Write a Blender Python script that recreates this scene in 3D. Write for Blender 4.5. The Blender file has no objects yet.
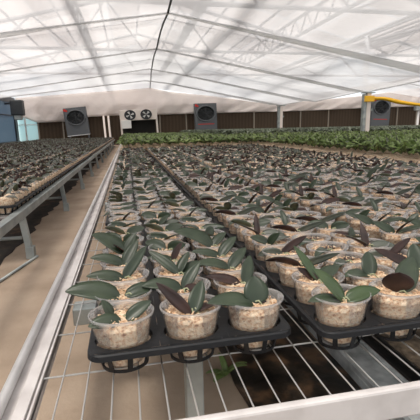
import bpy, bmesh, math, random
import numpy as np
from mathutils import Vector, Matrix
random.seed(7); rng = np.random.default_rng(7)
PI = math.pi; S = bpy.context.scene; C = S.collection
EYE = 0.8

# ------------------------------------------------------------------ helpers
def obj(name, me, mats, parent=None, label=None, cat=None, group=None, kind=None, loc=None):
    if isinstance(me, bmesh.types.BMesh):
        m = bpy.data.meshes.new(name); me.to_mesh(m); me.free(); me = m
    if mats is not None and len(me.materials) == 0:
        for m in (mats if isinstance(mats, (list, tuple)) else [mats]): me.materials.append(m)
    o = bpy.data.objects.new(name, me); C.objects.link(o)
    if parent: o.parent = parent
    if loc: o.location = loc
    if label: o['label'] = label
    if cat: o['category'] = cat
    if group: o['group'] = group
    if kind: o['kind'] = kind
    return o
def thing(name, label, cat, loc=(0, 0, 0), rz=0, group=None):
    o = bpy.data.objects.new(name, None); C.objects.link(o); o.empty_display_size = .05
    o.location = loc; o.rotation_euler = (0, 0, rz); o['label'] = label; o['category'] = cat
    if group: o['group'] = group
    return o
def dup(root, loc, rz=0, label=None, group=None):
    r = root.copy(); C.objects.link(r); r.location = loc; r.rotation_euler = (0, 0, rz)
    if label: r['label'] = label
    if group: r['group'] = group
    for ch in list(root.children):
        c = ch.copy(); C.objects.link(c); c.parent = r
        for g in ch.children:
            d = g.copy(); C.objects.link(d); d.parent = c
    return r
def box(bm, x0, x1, y0, y1, z0, z1, mi=0, bev=0):
    r = bmesh.ops.create_cube(bm, size=1)
    for v in r['verts']:
        v.co = Vector((x0 + (v.co.x + .5) * (x1 - x0), y0 + (v.co.y + .5) * (y1 - y0), z0 + (v.co.z + .5) * (z1 - z0)))
    fs = {f for v in r['verts'] for f in v.link_faces}
    for f in fs: f.material_index = mi
    if bev:
        es = list({e for v in r['verts'] for e in v.link_edges})
        bmesh.ops.bevel(bm, geom=es, offset=bev, segments=2, affect='EDGES', profile=.5)
def tube(bm, pts, r, n=8, mi=0, cap=True):
    pts = [Vector(p) for p in pts]; rings = []
    for i, p in enumerate(pts):
        a = pts[max(i - 1, 0)]; b = pts[min(i + 1, len(pts) - 1)]; d = (b - a).normalized()
        u = d.cross(Vector((0, 0, 1)))
        if u.length < .01: u = Vector((1, 0, 0))
        u.normalize(); w = u.cross(d)
        rr = r[i] if isinstance(r, (list, tuple)) else r
        rings.append([bm.verts.new(p + (u * math.cos(2 * PI * k / n) + w * math.sin(2 * PI * k / n)) * rr) for k in range(n)])
    for i in range(len(rings) - 1):
        for k in range(n):
            f = bm.faces.new((rings[i][k], rings[i][(k + 1) % n], rings[i + 1][(k + 1) % n], rings[i + 1][k])); f.material_index = mi; f.smooth = True
    if cap:
        for q in (rings[0], rings[-1]):
            f = bm.faces.new(q); f.material_index = mi
def lathe(bm, prof, n=32, sx=1, sy=1, mi=0, close=False, jit=0):
    rings = []
    for (r, z) in prof:
        rings.append([bm.verts.new((sx * r * math.cos(2 * PI * k / n), sy * r * math.sin(2 * PI * k / n), z)) for k in range(n)])
    m = len(prof)
    for i in range(m if close else m - 1):
        j = (i + 1) % m
        for k in range(n):
            f = bm.faces.new((rings[i][k], rings[i][(k + 1) % n], rings[j][(k + 1) % n], rings[j][k])); f.material_index = mi; f.smooth = True
    return rings
def fixn(bm): bmesh.ops.recalc_face_normals(bm, faces=bm.faces[:])

# ------------------------------------------------------------------ materials
def mat(name, col, rough=.5, metal=0, noise=None, bump=0, bscale=60, spec=.5, coat=0, trans=0):
    m = bpy.data.materials.new(name); m.use_nodes = True; nt = m.node_tree; b = nt.nodes['Principled BSDF']
    b.inputs['Base Color'].default_value = (*col, 1); b.inputs['Roughness'].default_value = rough
    b.inputs['Metallic'].default_value = metal; b.inputs['Specular IOR Level'].default_value = spec
    tc = nt.nodes.new('ShaderNodeTexCoord')
    if noise:
        sc, stops, det = noise
        n = nt.nodes.new('ShaderNodeTexNoise'); n.inputs['Scale'].default_value = sc; n.inputs['Detail'].default_value = det
        r = nt.nodes.new('ShaderNodeValToRGB'); nt.links.new(tc.outputs['Object'], n.inputs['Vector'])
        nt.links.new(n.outputs['Fac'], r.inputs['Fac']); nt.links.new(r.outputs['Color'], b.inputs['Base Color'])
        el = r.color_ramp.elements
        while len(el) < len(stops): el.new(.5)
        for e, (p, c) in zip(el, stops): e.position = p; e.color = (*c, 1)
    if bump:
        n2 = nt.nodes.new('ShaderNodeTexNoise'); n2.inputs['Scale'].default_value = bscale; n2.inputs['Detail'].default_value = 5
        nt.links.new(tc.outputs['Object'], n2.inputs['Vector'])
        bp = nt.nodes.new('ShaderNodeBump'); bp.inputs['Strength'].default_value = bump; bp.inputs['Distance'].default_value = .01
        nt.links.new(n2.outputs['Fac'], bp.inputs['Height']); nt.links.new(bp.outputs['Normal'], b.inputs['Normal'])
    return m
def film_mat(name, col, transp, transl, gloss=.08, rough=.25, wrinkle=.3, wscale=1.2, tint=(1, 1, 1)):
    m = bpy.data.materials.new(name); m.use_nodes = True; nt = m.node_tree; nt.nodes.clear()
    N = nt.nodes.new; L = nt.links.new
    out = N('ShaderNodeOutputMaterial'); tr = N('ShaderNodeBsdfTransparent'); tr.inputs[0].default_value = (*tint, 1)
    df = N('ShaderNodeBsdfDiffuse'); df.inputs[0].default_value = (*col, 1)
    tl = N('ShaderNodeBsdfTranslucent'); tl.inputs[0].default_value = (*col, 1)
    gl = N('ShaderNodeBsdfGlossy'); gl.inputs['Roughness'].default_value = rough
    m1 = N('ShaderNodeMixShader'); m1.inputs[0].default_value = transl; L(df.outputs[0], m1.inputs[1]); L(tl.outputs[0], m1.inputs[2])
    m2 = N('ShaderNodeMixShader'); m2.inputs[0].default_value = transp; L(m1.outputs[0], m2.inputs[1]); L(tr.outputs[0], m2.inputs[2])
    fr = N('ShaderNodeFresnel'); fr.inputs[0].default_value = 1.4
    mm = N('ShaderNodeMath'); mm.operation = 'MULTIPLY'; mm.inputs[1].default_value = gloss * 10; L(fr.outputs[0], mm.inputs[0])
    m3 = N('ShaderNodeMixShader'); L(mm.outputs[0], m3.inputs[0]); L(m2.outputs[0], m3.inputs[1]); L(gl.outputs[0], m3.inputs[2])
    L(m3.outputs[0], out.inputs[0])
    if wrinkle:
        tc = N('ShaderNodeTexCoord'); n = N('ShaderNodeTexNoise'); n.inputs['Scale'].default_value = wscale; n.inputs['Detail'].default_value = 6
        n.inputs['Distortion'].default_value = .6
        bp = N('ShaderNodeBump'); bp.inputs['Strength'].default_value = wrinkle; bp.inputs['Distance'].default_value = .1
        L(tc.outputs['Object'], n.inputs['Vector']); L(n.outputs['Fac'], bp.inputs['Height'])
        for s in (df, tl, gl): L(bp.outputs[0], s.inputs['Normal'])
    return m
M = {}
M['leaf'] = mat('leaf_green', (.05, .085, .05), .36, noise=(14, [(.3, (.018, .030, .017)), (.7, (.045, .062, .036))], 2), spec=.4)
M['leaf2'] = mat('leaf_grey_green', (.06, .09, .06), .4, noise=(14, [(.3, (.045, .055, .042)), (.7, (.12, .13, .105))], 2), spec=.5)
M['leaf3'] = mat('leaf_fresh', (.06, .11, .04), .35, noise=(14, [(.3, (.025, .048, .016)), (.7, (.05, .08, .027))], 2), spec=.5)
M['under'] = mat('leaf_underside', (.06, .035, .03), .5, noise=(20, [(.3, (.012, .006, .006)), (.7, (.045, .020, .015))], 2), spec=.35)
M['undg'] = mat('leaf_underside_green', (.07, .08, .05), .5, noise=(20, [(.3, (.05, .05, .033)), (.7, (.09, .11, .065))], 2), spec=.35)
M['mleaf'] = mat('mature_leaf', (.06, .12, .03), .45, noise=(1.3, [(.3, (.09, .145, .035)), (.7, (.25, .33, .11))], 3), spec=.5)
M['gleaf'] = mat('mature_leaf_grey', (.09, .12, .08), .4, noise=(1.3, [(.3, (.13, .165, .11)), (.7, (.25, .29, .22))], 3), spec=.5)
barkstops = [(.25, (.30, .14, .07)), (.38, (.72, .46, .29)), (.5, (.93, .73, .52)), (.7, (.97, .87, .70))]
M['bark'] = mat('bark_mix', (.6, .45, .3), .9, noise=(130, barkstops, 3), bump=.9, bscale=160)
M['chip'] = mat('bark_chip', (.7, .5, .35), .85, noise=(60, [(.3, (.36, .19, .10)), (.5, (.74, .52, .34)), (.7, (.90, .76, .57))], 1))
M['moss'] = mat('green_moss', (.1, .13, .03), .9)
M['root'] = mat('root', (.34, .36, .22), .6)
M['pot'] = film_mat('clear_pot_plastic', (.9, .88, .87), .90, .45, .06, .12, 0, 40, (1, .99, .98))
M['tray'] = mat('black_tray_plastic', (.010, .011, .013), .5, bump=.1, bscale=90, spec=.3)
M['wire'] = mat('galvanised_wire', (.66, .66, .65), .4, .2)
M['alu'] = mat('aluminium', (.80, .80, .80), .3, .1, noise=(9, [(.35, (.62, .62, .62)), (.6, (.80, .80, .80))], 6), bump=.05)
M['alu_flat'] = mat('white_rail', (.74, .71, .69), .5, .1, noise=(12, [(.3, (.45, .42, .41)), (.6, (.60, .57, .56))], 7))
M['steel'] = mat('galvanised_steel', (.45, .48, .48), .45, .4, noise=(7, [(.35, (.24, .27, .27)), (.65, (.40, .43, .42))], 5))
M['shiny'] = mat('wet_steel', (.55, .58, .58), .35, .4, noise=(14, [(.35, (.42, .45, .45)), (.65, (.85, .88, .88))], 5), bump=.2, bscale=25)
M['blackp'] = mat('black_pipe', (.02, .02, .02), .35)
M['film'] = film_mat('greenhouse_film', (.435, .45, .475), .20, .62, .010, .4, .15, .6)
M['flap'] = film_mat('film_fold', (.80, .80, .80), .4, .75, .01, .4, .2, 3)
M['skirt'] = film_mat('curtain_film', (.95, .88, .84), .06, .36, .006, .5, .4, 2)
M['pad'] = mat('brown_cooling_pad', (.09, .055, .035), .85)
M['stud'] = mat('pad_stud', (.30, .26, .21), .7)
M['fan'] = mat('fan_grey', (.12, .13, .14), .5, .2)
M['fand'] = mat('fan_dark', (.03, .033, .036), .5)
M['red'] = mat('red_badge', (.65, .03, .02), .5)
M['blade'] = mat('fan_blade', (.62, .62, .60), .4, .2)
M['white'] = mat('painted_white', (.82, .74, .68), .5)
M['whitec'] = mat('white_enamel', (.80, .80, .78), .5)
M['yellow'] = mat('yellow_tape', (.90, .50, .015), .5)
M['truss'] = mat('truss_paint', (.33, .35, .38), .6)
M['dark'] = mat('dark_void', (.012, .012, .011), .9)
M['frame'] = mat('dark_frame', (.035, .04, .045), .5)
# brown pad: vertical corrugation
def pad_nodes():
    nt = M['pad'].node_tree; b = nt.nodes['Principled BSDF']; tc = nt.nodes.new('ShaderNodeTexCoord')
    w = nt.nodes.new('ShaderNodeTexWave'); w.bands_direction = 'X'; w.inputs['Scale'].default_value = 1.6; w.inputs['Distortion'].default_value = 1.5
    r = nt.nodes.new('ShaderNodeValToRGB'); r.color_ramp.elements[0].color = (.052, .034, .020, 1); r.color_ramp.elements[1].color = (.075, .050, .030, 1)
    nt.links.new(tc.outputs['Object'], w.inputs['Vector']); nt.links.new(w.outputs['Fac'], r.inputs['Fac']); nt.links.new(r.outputs['Color'], b.inputs['Base Color'])
pad_nodes()
M['floor'] = mat('packed_floor', (.36, .26, .19), .85, noise=(3.5, [(.25, (.29, .22, .16)), (.5, (.41, .315, .235)), (.75, (.49, .39, .30))], 10), bump=.25, bscale=40)
M['soil'] = mat('dark_soil', (.05, .04, .035), .9, noise=(8, [(.3, (.010, .009, .008)), (.55, (.035, .027, .021)), (.72, (.12, .07, .04))], 9), bump=.6, bscale=30)
M['plastic'] = mat('black_ground_film', (.03, .028, .026), .3, noise=(11, [(.35, (.010, .009, .008)), (.52, (.04, .03, .022)), (.64, (.16, .09, .05))], 9), bump=.5, bscale=18)
M['grit'] = mat('brown_grit', (.10, .08, .06), .9, noise=(30, [(.3, (.06, .045, .033)), (.7, (.24, .18, .12))], 9), bump=.7, bscale=70)
M['winb'] = film_mat('blue_panel', (.20, .27, .34), .15, .4, .03, .2, .1, 5, (.5, .62, .75))
M['winc'] = film_mat('pale_cyan_panel', (.66, .83, .84), .25, .6, .03, .2, .1, 5, (.8, .97, .98))
M['roofp'] = film_mat('roof_panel', (.80, .70, .66), .58, .7, .01, .4, 0, 1, (.93, .92, .92))
M['shade'] = film_mat('shade_cloth', (.50, .44, .42), .42, .5, .0, .4, 0, 1, (.72, .69, .69))

# ------------------------------------------------------------------ camera + light
cam = bpy.data.objects.new('camera', bpy.data.cameras.new('camera')); C.objects.link(cam)
R = Matrix(((0.978245734805905, 0.06158231673805696, -0.19809820948011836), (-0.2065251783825462, 0.1990604128988397, -0.9579782370756661), (-0.019561007850125895, 0.9780503925062948, 0.20744829883652993)))
# columns are the camera axes in the room
mw = R.to_4x4(); mw.translation = Vector((0, 0, EYE)); cam.matrix_world = mw
cam.data.sensor_width = 36; cam.data.lens = 33; cam.data.clip_start = .02; S.camera = cam
w = bpy.data.worlds.new('sky'); S.world = w; w.use_nodes = True; nt = w.node_tree
bg = nt.nodes['Background']; tc = nt.nodes.new('ShaderNodeTexCoord'); nz = nt.nodes.new('ShaderNodeTexNoise'); nz.inputs['Scale'].default_value = 5; nz.inputs['Detail'].default_value = 4
rp = nt.nodes.new('ShaderNodeValToRGB'); rp.color_ramp.elements[0].position = .35; rp.color_ramp.elements[1].position = .65
rp.color_ramp.elements[0].color = (.78, .85, .92, 1); rp.color_ramp.elements[1].color = (1, .97, .94, 1)
nt.links.new(tc.outputs['Generated'], nz.inputs['Vector']); nt.links.new(nz.outputs['Fac'], rp.inputs['Fac']); nt.links.new(rp.outputs['Color'], bg.inputs['Color'])
bg.inputs['Strength'].default_value = 1.15
sun = bpy.data.objects.new('sun', bpy.data.lights.new('sun', 'SUN')); C.objects.link(sun)
sun.data.energy = 10.5; sun.data.angle = math.radians(14); sun.data.color = (1, .93, .84)
sun.rotation_euler = Vector((-.35, -.25, 1)).to_track_quat('Z', 'Y').to_euler()
S.view_settings.view_transform = 'Standard'; S.view_settings.look = 'None'; S.view_settings.exposure = 0.25; S.view_settings.gamma = 1
try:
    S.cycles.transparent_max_bounces = 24; S.cycles.max_bounces = 8
except Exception: pass

# ------------------------------------------------------------------ ground
bm = bmesh.new(); box(bm, -5.7, 24, -3, 23, -.06, 0); obj('floor', bm, M['floor'], kind='structure')
def patch(name, x0, x1, y0, y1, z, m, amp=.02, label=None):
    bm = bmesh.new(); n = max(6, int((y1 - y0) / .12))
    T = []
    for i in range(n + 1):
        y = y0 + (y1 - y0) * i / n
        a = x0 + random.uniform(-amp, amp); b = x1 + random.uniform(-amp, amp)
        T.append((bm.verts.new((a, y, z)), bm.verts.new((b, y, z)), bm.verts.new((a, y, .0005)), bm.verts.new((b, y, .0005))))
    for p, q in zip(T, T[1:]):
        bm.faces.new((p[0], p[1], q[1], q[0])); bm.faces.new((p[2], p[0], q[0], q[2])); bm.faces.new((p[1], p[3], q[3], q[1]))
    bm.faces.new((T[0][2], T[0][3], T[0][1], T[0][0])); bm.faces.new((T[-1][0], T[-1][1], T[-1][3], T[-1][2])); fixn(bm)
    return obj(name, bm, m, kind='structure')
patch('floor_soil_strip', -4.5, -.82, -1, 22, .004, M['soil'], .03)
patch('floor_ground_film', .29, .655, -1, 22, .004, M['plastic'], .01)
patch('floor_grit', .90, 3.2, -1, 22, .004, M['grit'], .015)
patch('floor_soil_far', 3.3, 20, 1, 22, .004, M['soil'], .03)
bm = bmesh.new(); box(bm, .66, .775, -1, 21, .001, .035, bev=.004); box(bm, .66, .675, -1, 21, .035, .05); box(bm, .76, .775, -1, 21, .035, .05)
obj('drain_channel', bm, M['shiny'], label='shiny galvanised steel channel on the ground under the near bench', cat='channel')
bm = bmesh.new(); tube(bm, [(.835, -1, .03), (.835, 21, .03)], .026, 12)
obj('water_pipe', bm, M['blackp'], label='black pipe on the ground right of the shiny steel channel', cat='pipe')

# ------------------------------------------------------------------ film ceiling
def prof(Y):
    secs = [(-3, 0.92, 2.30, 1.25, 1.2), (4.55, .92, 2.28, 1.2, 1.2), (8.05, .91, 2.21, 1.17, 1.14), (11.5, .95, 2.22, 1.11, 1.05), (15.05, 1.03, 2.21, 1.10, 1.0), (18.5, 1.2, 2.22, 1.35, 1.06), (22.4, 1.39, 2.24, 1.70, 1.42)]
    for a, b in zip(secs, secs[1:]):
        if a[0] <= Y <= b[0] + 1e-6:
            t = (Y - a[0]) / (b[0] - a[0]); return [a[i] + (b[i] - a[i]) * t for i in range(5)], t
SEC = [-3, 1.0, 4.55, 8.05, 11.5, 15.05, 18.5, 22.4]
def ceil_z(x, Y, ):
    p, _ = prof(Y); rx, rz, le, re = p[1:]
    if x < rx: z = rz + (le - rz) * (rx - x) / (rx + 6.1)
    elif x < 7.55: z = rz + (re - rz) * (x - rx) / (7.55 - rx)
    elif x < 14: z = re + (rz - re) * (x - 7.55) / 6.45
    else: z = rz + (re - rz) * (x - 14) / 6.5
    for a, b in zip(SEC, SEC[1:]):
        if a <= Y <= b: t = (Y - a) / (b - a); z += .09 * math.sin(PI * t) * (1 if Y > 4 else .5); break
    return z + EYE
xs = sorted(set([-5.6] + [-5.3 + i * .4 for i in range(65)] + [.92, 7.55, 14.0])); ys = []
for a, b in zip(SEC, SEC[1:]): ys += [a + (b - a) * k / 10 for k in range(10)]
ys.append(22.4); ys = [y for y in ys]
bm = bmesh.new(); g = [[bm.verts.new((x, y, ceil_z(x, y) + .012 * math.sin(x * 5 + y * 3) * math.sin(y * 2.1))) for x in xs] for y in ys]
for i in range(len(ys) - 1):
    for j in range(len(xs) - 1):
        f = bm.faces.new((g[i][j], g[i][j + 1], g[i + 1][j + 1], g[i + 1][j])); f.smooth = True
obj('ceiling', bm, M['film'], kind='structure')
# ridge cable, tie cables with film folds
bm = bmesh.new(); tube(bm, [(prof(y)[0][1], y, ceil_z(prof(y)[0][1], y) - .02) for y in ys], .022, 6)
obj('ridge_cable', bm, M['frame'], label='dark cable along the ridge of the white film ceiling', cat='cable')
names = {1.0: None, 4.55: 'nearest', 8.05: 'second', 11.5: 'third', 15.05: 'fourth', 18.5: 'farthest'}
for k, Y in enumerate(SEC[2:7]):
    where = ['above the top of the photo', 'nearest seen, with a wide white fold on its right half',
             'second across the film ceiling, ending at the near steel post', 'third across the film ceiling, behind the near post', 'farthest across the film ceiling, ending at the far post'][k]
    t = thing('ceiling_tie', 'film ceiling tie, ' + where, 'ceiling tie', (0, 0, 0))
    bm = bmesh.new(); X = sorted([-6.1, .92] + [-5 + i for i in range(6)] + [2 + i * .7 for i in range(27)])
    tube(bm, [(x, Y, ceil_z(x, Y) - .012) for x in X], .008, 6); obj('cable', bm, M['truss'], t)
    bm = bmesh.new(); rows = []
    for x in X:
        h = .04 + (.024 * max(0, min(6.6, x - .9)) if (k == 1) else .012 * max(0, min(6.6, x - .9))) * (1 if x < 7.6 else 0) + (.06 if x < -1 and k == 1 else 0)
        z = ceil_z(x, Y); rows.append([bm.verts.new(c) for c in ((x, Y - .03, z + .005), (x, Y - .045, z - h), (x, Y + .015, z - h * .9), (x, Y + .03, z + .005))])
    for p, q in zip(rows, rows[1:]):
        for i in range(3):
            f = bm.faces.new((p[i], p[i + 1], q[i + 1], q[i])); f.smooth = True
    obj('film_fold', bm, M['flap'], t)
# outer roof above the film: trusses, purlins, panels
for k, Y in enumerate([3.2, 8.6, 13.6, 19.2]):
    bm = bmesh.new()
    for bx in (-6, 7.6):
        x1 = bx + 13.4; mid = bx + 6.7; zb = EYE + 2.55; zt = EYE + 4.3
        tube(bm, [(bx, Y, zb), (x1, Y, zb)], .05, 6)
        tube(bm, [(bx, Y, zb + .15), (mid, Y, zt), (x1, Y, zb + .15)], .06, 6)
        N = 6
        for i in range(N):
            xa = bx + 13.4 * i / N; xb = bx + 13.4 * (i + .5) / N; xc = bx + 13.4 * (i + 1) / N
            zz = zb + .15 + (zt - zb - .15) * (1 - abs(xb - mid) / 6.7)
            tube(bm, [(xa, Y, zb), (xb, Y, zz)], .028, 5); tube(bm, [(xb, Y, zz), (xc, Y, zb)], .028, 5)
    w_ = ['over the young orchids', 'over the start of the green plants', 'over the far part of the benches', 'closest to the end wall'][k]
    obj('roof_truss', bm, M['truss'], label='steel roof truss blurred behind the film, ' + w_, cat='truss')
for k, (gx, lab_) in enumerate(((5.1, 'lattice girder running away behind the film at upper right'), (-1.05, 'lattice girder running away behind the film at upper left'))):
    bm = bmesh.new(); za, zb = EYE + 2.62, EYE + 3.1
    tube(bm, [(gx, 0, za), (gx, 22.4, za)], .045, 6); tube(bm, [(gx, 0, zb), (gx, 22.4, zb)], .045, 6)
    for i in range(28):
        y = i * .8; tube(bm, [(gx, y, za), (gx, y + .4, zb)], .022, 5); tube(bm, [(gx, y + .4, zb), (gx, y + .8, za)], .022, 5)
    obj('roof_girder', bm, M['truss'], label=lab_, cat='girder')
bm = bmesh.new(); box(bm, 1.85, 2.1, 0, 22.4, EYE + 2.9, EYE + 3.0)
obj('roof_walkway', bm, M['truss'], label='broad dark plank running away behind the film, right of the ridge', cat='walkway')
for k, bx in enumerate((-6, 7.6)):
    bm = bmesh.new()
    for i in range(11):
        x = bx + 13.4 * i / 10; z = EYE + 2.75 + 1.7 * (1 - abs(x - bx - 6.7) / 6.7)
        tube(bm, [(x, 0, z), (x, 22.4, z)], .04, 5)
    if k == 0: tube(bm, [(7.62, 11.7, EYE + 1.3), (7.62, 11.7, EYE + 2.8)], .09, 8)
    obj('trim_%d' % (k + 1), bm, M['truss'], kind='structure')
bm = bmesh.new()
for bx in (-6, 7.6):
    for i in range(6):
        for s in (-1, 1):
            xa = bx + 6.7 + s * 6.7 * i / 6; xb = bx + 6.7 + s * 6.7 * (i + .97) / 6
            for j in range(9):
                ya = j * 2.5; yb = ya + 2.4
                mi = 1 if (i * 5 + j * 2 + (s > 0)) % 4 == 0 else 0
                za = EYE + 4.5 - 1.7 * i / 6; zb = EYE + 4.5 - 1.7 * (i + .97) / 6
                vs = [bm.verts.new(c) for c in ((xa, ya, za), (xb, ya, zb), (xb, yb, zb), (xa, yb, za))]
                f = bm.faces.new(vs); f.material_index = mi
obj('roof', bm, [M['roofp'], M['shade']], kind='structure')

# ------------------------------------------------------------------ end wall
WY = 22.4
bm = bmesh.new(); box(bm, -4.62, 24, WY, WY + .1, 0, EYE + 1.4)
obj('wall_far', bm, M['pad'], kind='structure')
bm = bmesh.new()
for x in [-4.6, -3.35, 1.85, 3.35, 7.4, 10.35, 12.2, 17.0, 18.4, 19.6]:
    box(bm, x - .035, x + .035, WY - .05, WY, 0, EYE + 1.1)
obj('trim_3', bm, M['stud'], kind='structure')
# gable film skirt
def interp(P, x):
    for a, b in zip(P, P[1:]):
        if a[0] <= x <= b[0]: return a[1] + (b[1] - a[1]) * (x - a[0]) / (b[0] - a[0])
    return P[0][1] if x < P[0][0] else P[-1][1]
topP = [(-6.2, 1.66), (-5.35, 1.74), (1.39, 2.24), (2.4, 2.03), (5.06, 1.78), (9.0, 1.36), (14, 1.75), (19, 2.3), (24, 1.8)]
botP = [(-6.2, .75), (-5.2, .72), (-4.6, .47), (-2.7, .52), (-1.9, .74), (0, .80), (1.7, .80), (5.04, .86), (10.3, .92), (14.3, 1.04), (18.6, 1.13), (24, 1.2)]
bm = bmesh.new(); cols = []; nz_ = 10
X = [-5.55 + i * .12 for i in range(246)]
for x in X:
    a = interp(topP, x); b = interp(botP, x)
    cols.append([bm.verts.new((x, WY - .14 - .05 * math.sin(x * 2.3 + k * .5) * k / nz_ - .03 * math.sin(x * 7 + k) * k / nz_, EYE + a + (b - a) * k / nz_)) for k in range(nz_ + 1)])
for p, q in zip(cols, cols[1:]):
    for k in range(nz_):
        f = bm.faces.new((p[k], p[k + 1], q[k + 1], q[k])); f.smooth = True
o = obj('plastic_curtain', bm, M['skirt'], label='pinkish white plastic film curtain hanging over the top of the brown end wall', cat='curtain')
md = o.modifiers.new('thick', 'SOLIDIFY'); md.thickness = .004

# left wall with blue panels
bm = bmesh.new(); box(bm, -5.68, -5.6, -3, 22.4, 0, .35); box(bm, -5.68, -5.6, -3, 22.4, EYE + 1.45, EYE + 1.72)
obj('wall_left', bm, M['frame'], kind='structure')
def win(n, y0, y1, m, fr):
    bm = bmesh.new(); box(bm, -5.65, -5.63, y0, y1, .35, EYE + 1.45)
    w_ = obj('window_%d' % n, bm, m, kind='structure')
    bm = bmesh.new()
    for y in (y0, y1): box(bm, -5.66, -5.56, y - fr, y + fr, .35, EYE + 1.45)
    box(bm, -5.66, -5.59, y0, y1, 1.6, 1.64)
    obj('window_frame', bm, M['frame'], w_)
win(1, -3, 9, M['winb'], .05); win(2, 9, 16.2, M['winb'], .05); win(3, 16.2, 22.05, M['winb'], .2)
# door-like cyan sheet in the end wall's left corner
bm = bmesh.new(); box(bm, -5.58, -4.62, WY - .04, WY - .01, 0, EYE + .78)
wn = obj('window_4', bm, M['winc'], kind='structure')
bm = bmesh.new(); box(bm, -5.25, -5.18, WY - .1, WY - .04, 0, EYE + .78); box(bm, -5.58, -4.62, WY - .1, WY - .04, EYE + .35, EYE + .39)
obj('window_frame', bm, M['whitec'], wn)
# dark fan motor box by the left window
t = thing('exhaust_fan', 'small dark box fan on the left wall beside the blue panels', 'fan', (-5.08, 20.6, 0))
bm = bmesh.new(); box(bm, -.28, .28, -.22, .22, EYE + .78, EYE + 1.5, bev=.05); obj('housing', bm, M['frame'], t)
bm = bmesh.new(); box(bm, -.6, -.2, -.03, .03, EYE + 1.3, EYE + 1.38); obj('bracket', bm, M['frame'], t)
bm = bmesh.new(); box(bm, -.16, .16, -.2, .2, EYE + .58, EYE + .79, bev=.03); obj('hood', bm, M['steel'], t)

# ------------------------------------------------------------------ fan cabinets
def ell(bm, rx, rz, y, n=32, hole=None, y2=None, mi=0):
    pass
def cabinet(x, y, w_, z0, z1, lab, lean=0, strip=True, badge=True):
    t = thing('cooling_fan', lab, 'fan', (x, y, 0)); t.rotation_euler = (0, lean, 0)
    cz = z1 - .62 * w_ * .72; rx = w_ * .385; rz = rx * .80; n = 40
    bm = bmesh.new(); hw = w_ / 2; D = .32
    # front face with a round opening
    ringo = []; ringi = []
    for k in range(n):
        a = 2 * PI * k / n; c, s = math.cos(a), math.sin(a)
        q = min(hw / abs(c) if abs(c) > 1e-6 else 9, (hw * .72) / abs(s) if abs(s) > 1e-6 else 9)
        ringo.append(bm.verts.new((q * c, -D, cz + q * s))); ringi.append(bm.verts.new((rx * c, -D, cz + rz * s)))
    ringb = [bm.verts.new((v.co.x * .9, -D + .2, cz + (v.co.z - cz) * .9)) for v in ringi]
    for k in range(n):
        j = (k + 1) % n
        bm.faces.new((ringo[k], ringo[j], ringi[j], ringi[k])); bm.faces.new((ringi[k], ringi[j], ringb[j], ringb[k]))
    f = bm.faces.new(ringb); f.material_index = 1
    zt = cz + hw * .72; zb = cz - hw * .72
    box(bm, -hw, hw, -D, -D + .02, z0, zb); box(bm, -hw, hw, -D, -D + .02, zt, z1)
    box(bm, -hw, -hw + .02, -D + .001, 0, z0, z1); box(bm, hw - .02, hw, -D + .001, 0, z0, z1); box(bm, -hw, hw, -D + .001, 0, z1 - .02, z1 + .002)
    box(bm, -hw, hw, -.02, 0, z0, z1)
    for s in (-1, 1): box(bm, s * hw * .85 - .04, s * hw * .85 + .04, -D, 0, 0, z0)
    obj('housing', bm, [M['fan'], M['fand']], t)
    bm = bmesh.new(); R0 = [(rx * 1.0, rz), (rx * 1.14, rz * 1.14)]
    vs = []
    for (a_, b_, yy) in ((rx, rz, -D), (rx, rz, -D - .06), (rx * 1.13, rz * 1.13, -D - .06), (rx * 1.16, rz * 1.16, -D)):
        vs.append([bm.verts.new((a_ * math.cos(2 * PI * k / n), yy, cz + b_ * math.sin(2 * PI * k / n))) for k in range(n)])
    for i in range(3):
        for k in range(n):
            f = bm.faces.new((vs[i][k], vs[i][(k + 1) % n], vs[i + 1][(k + 1) % n], vs[i + 1][k])); f.smooth = True
    obj('fan_ring', bm, M['fan'], t)
    bm = bmesh.new()
    for k in range(5):
        a = 2 * PI * k / 5 + .3
        P = [(.1, -.18), (.1, .18), (.9, .33), (.88, -.12)]
        vs = [bm.verts.new((rx * r * math.cos(a + d), -D + .07 + .03 * (1 if d > 0 else -1), cz + rz * r * math.sin(a + d))) for r, d in P]
        bm.faces.new(vs)
    o = obj('fan_blades', bm, M['fand'] if badge else M['blade'], t); md = o.modifiers.new('t', 'SOLIDIFY'); md.thickness = .012
    bm = bmesh.new()
    for f_ in (.35, .68):
        tube(bm, [(rx * f_ * math.cos(2 * PI * k / 20), -D - .05, cz + rz * f_ * math.sin(2 * PI * k / 20)) for k in range(21)], .008, 4)
    for k in range(4):
        a = PI * k / 4
        tube(bm, [(-rx * math.cos(a), -D - .05, cz - rz * math.sin(a)), (rx * math.cos(a), -D - .05, cz + rz * math.sin(a))], .008, 4)
    obj('grille', bm, M['frame'], t)
    if badge:
        bm = bmesh.new(); tube(bm, [(-hw * .86, -D - .012, z1 - .1), (-hw * .86 + .001, -D + .001, z1 - .1)], .07, 12); tube(bm, [(-hw * .72, -D - .012, z1 - .14), (-hw * .72 + .001, -D + .001, z1 - .14)], .05, 12)
        obj('red_badge', bm, M['red'], t)
        bm = bmesh.new(); box(bm, -hw * .75, hw * .75, -D - .006, -D + .001, z0 + .42, z0 + .46); obj('marking_strip', bm, M['red'] if strip else M['fan'], t)
    bm = bmesh.new(); box(bm, -hw, hw, -D - .05, 0, z0 - .03, z0); obj('base_rail', bm, M['whitec'], t)
    return t
cabinet(-2.44, 21.95, 1.14, EYE - .2, EYE + 1.2, 'grey cooling fan cabinet leaning left, leftmost on the end wall', -.09, strip=False)
cabinet(4.38, 21.95, 1.24, EYE - .2, EYE + 1.36, 'grey cooling fan cabinet on the end wall right of the white twin fan unit', -.02)
cabinet(15.25, 21.95, 1.25, EYE - .1, EYE + 1.60, 'grey cooling fan cabinet beside the near post, partly behind the yellow strap', .03)

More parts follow.
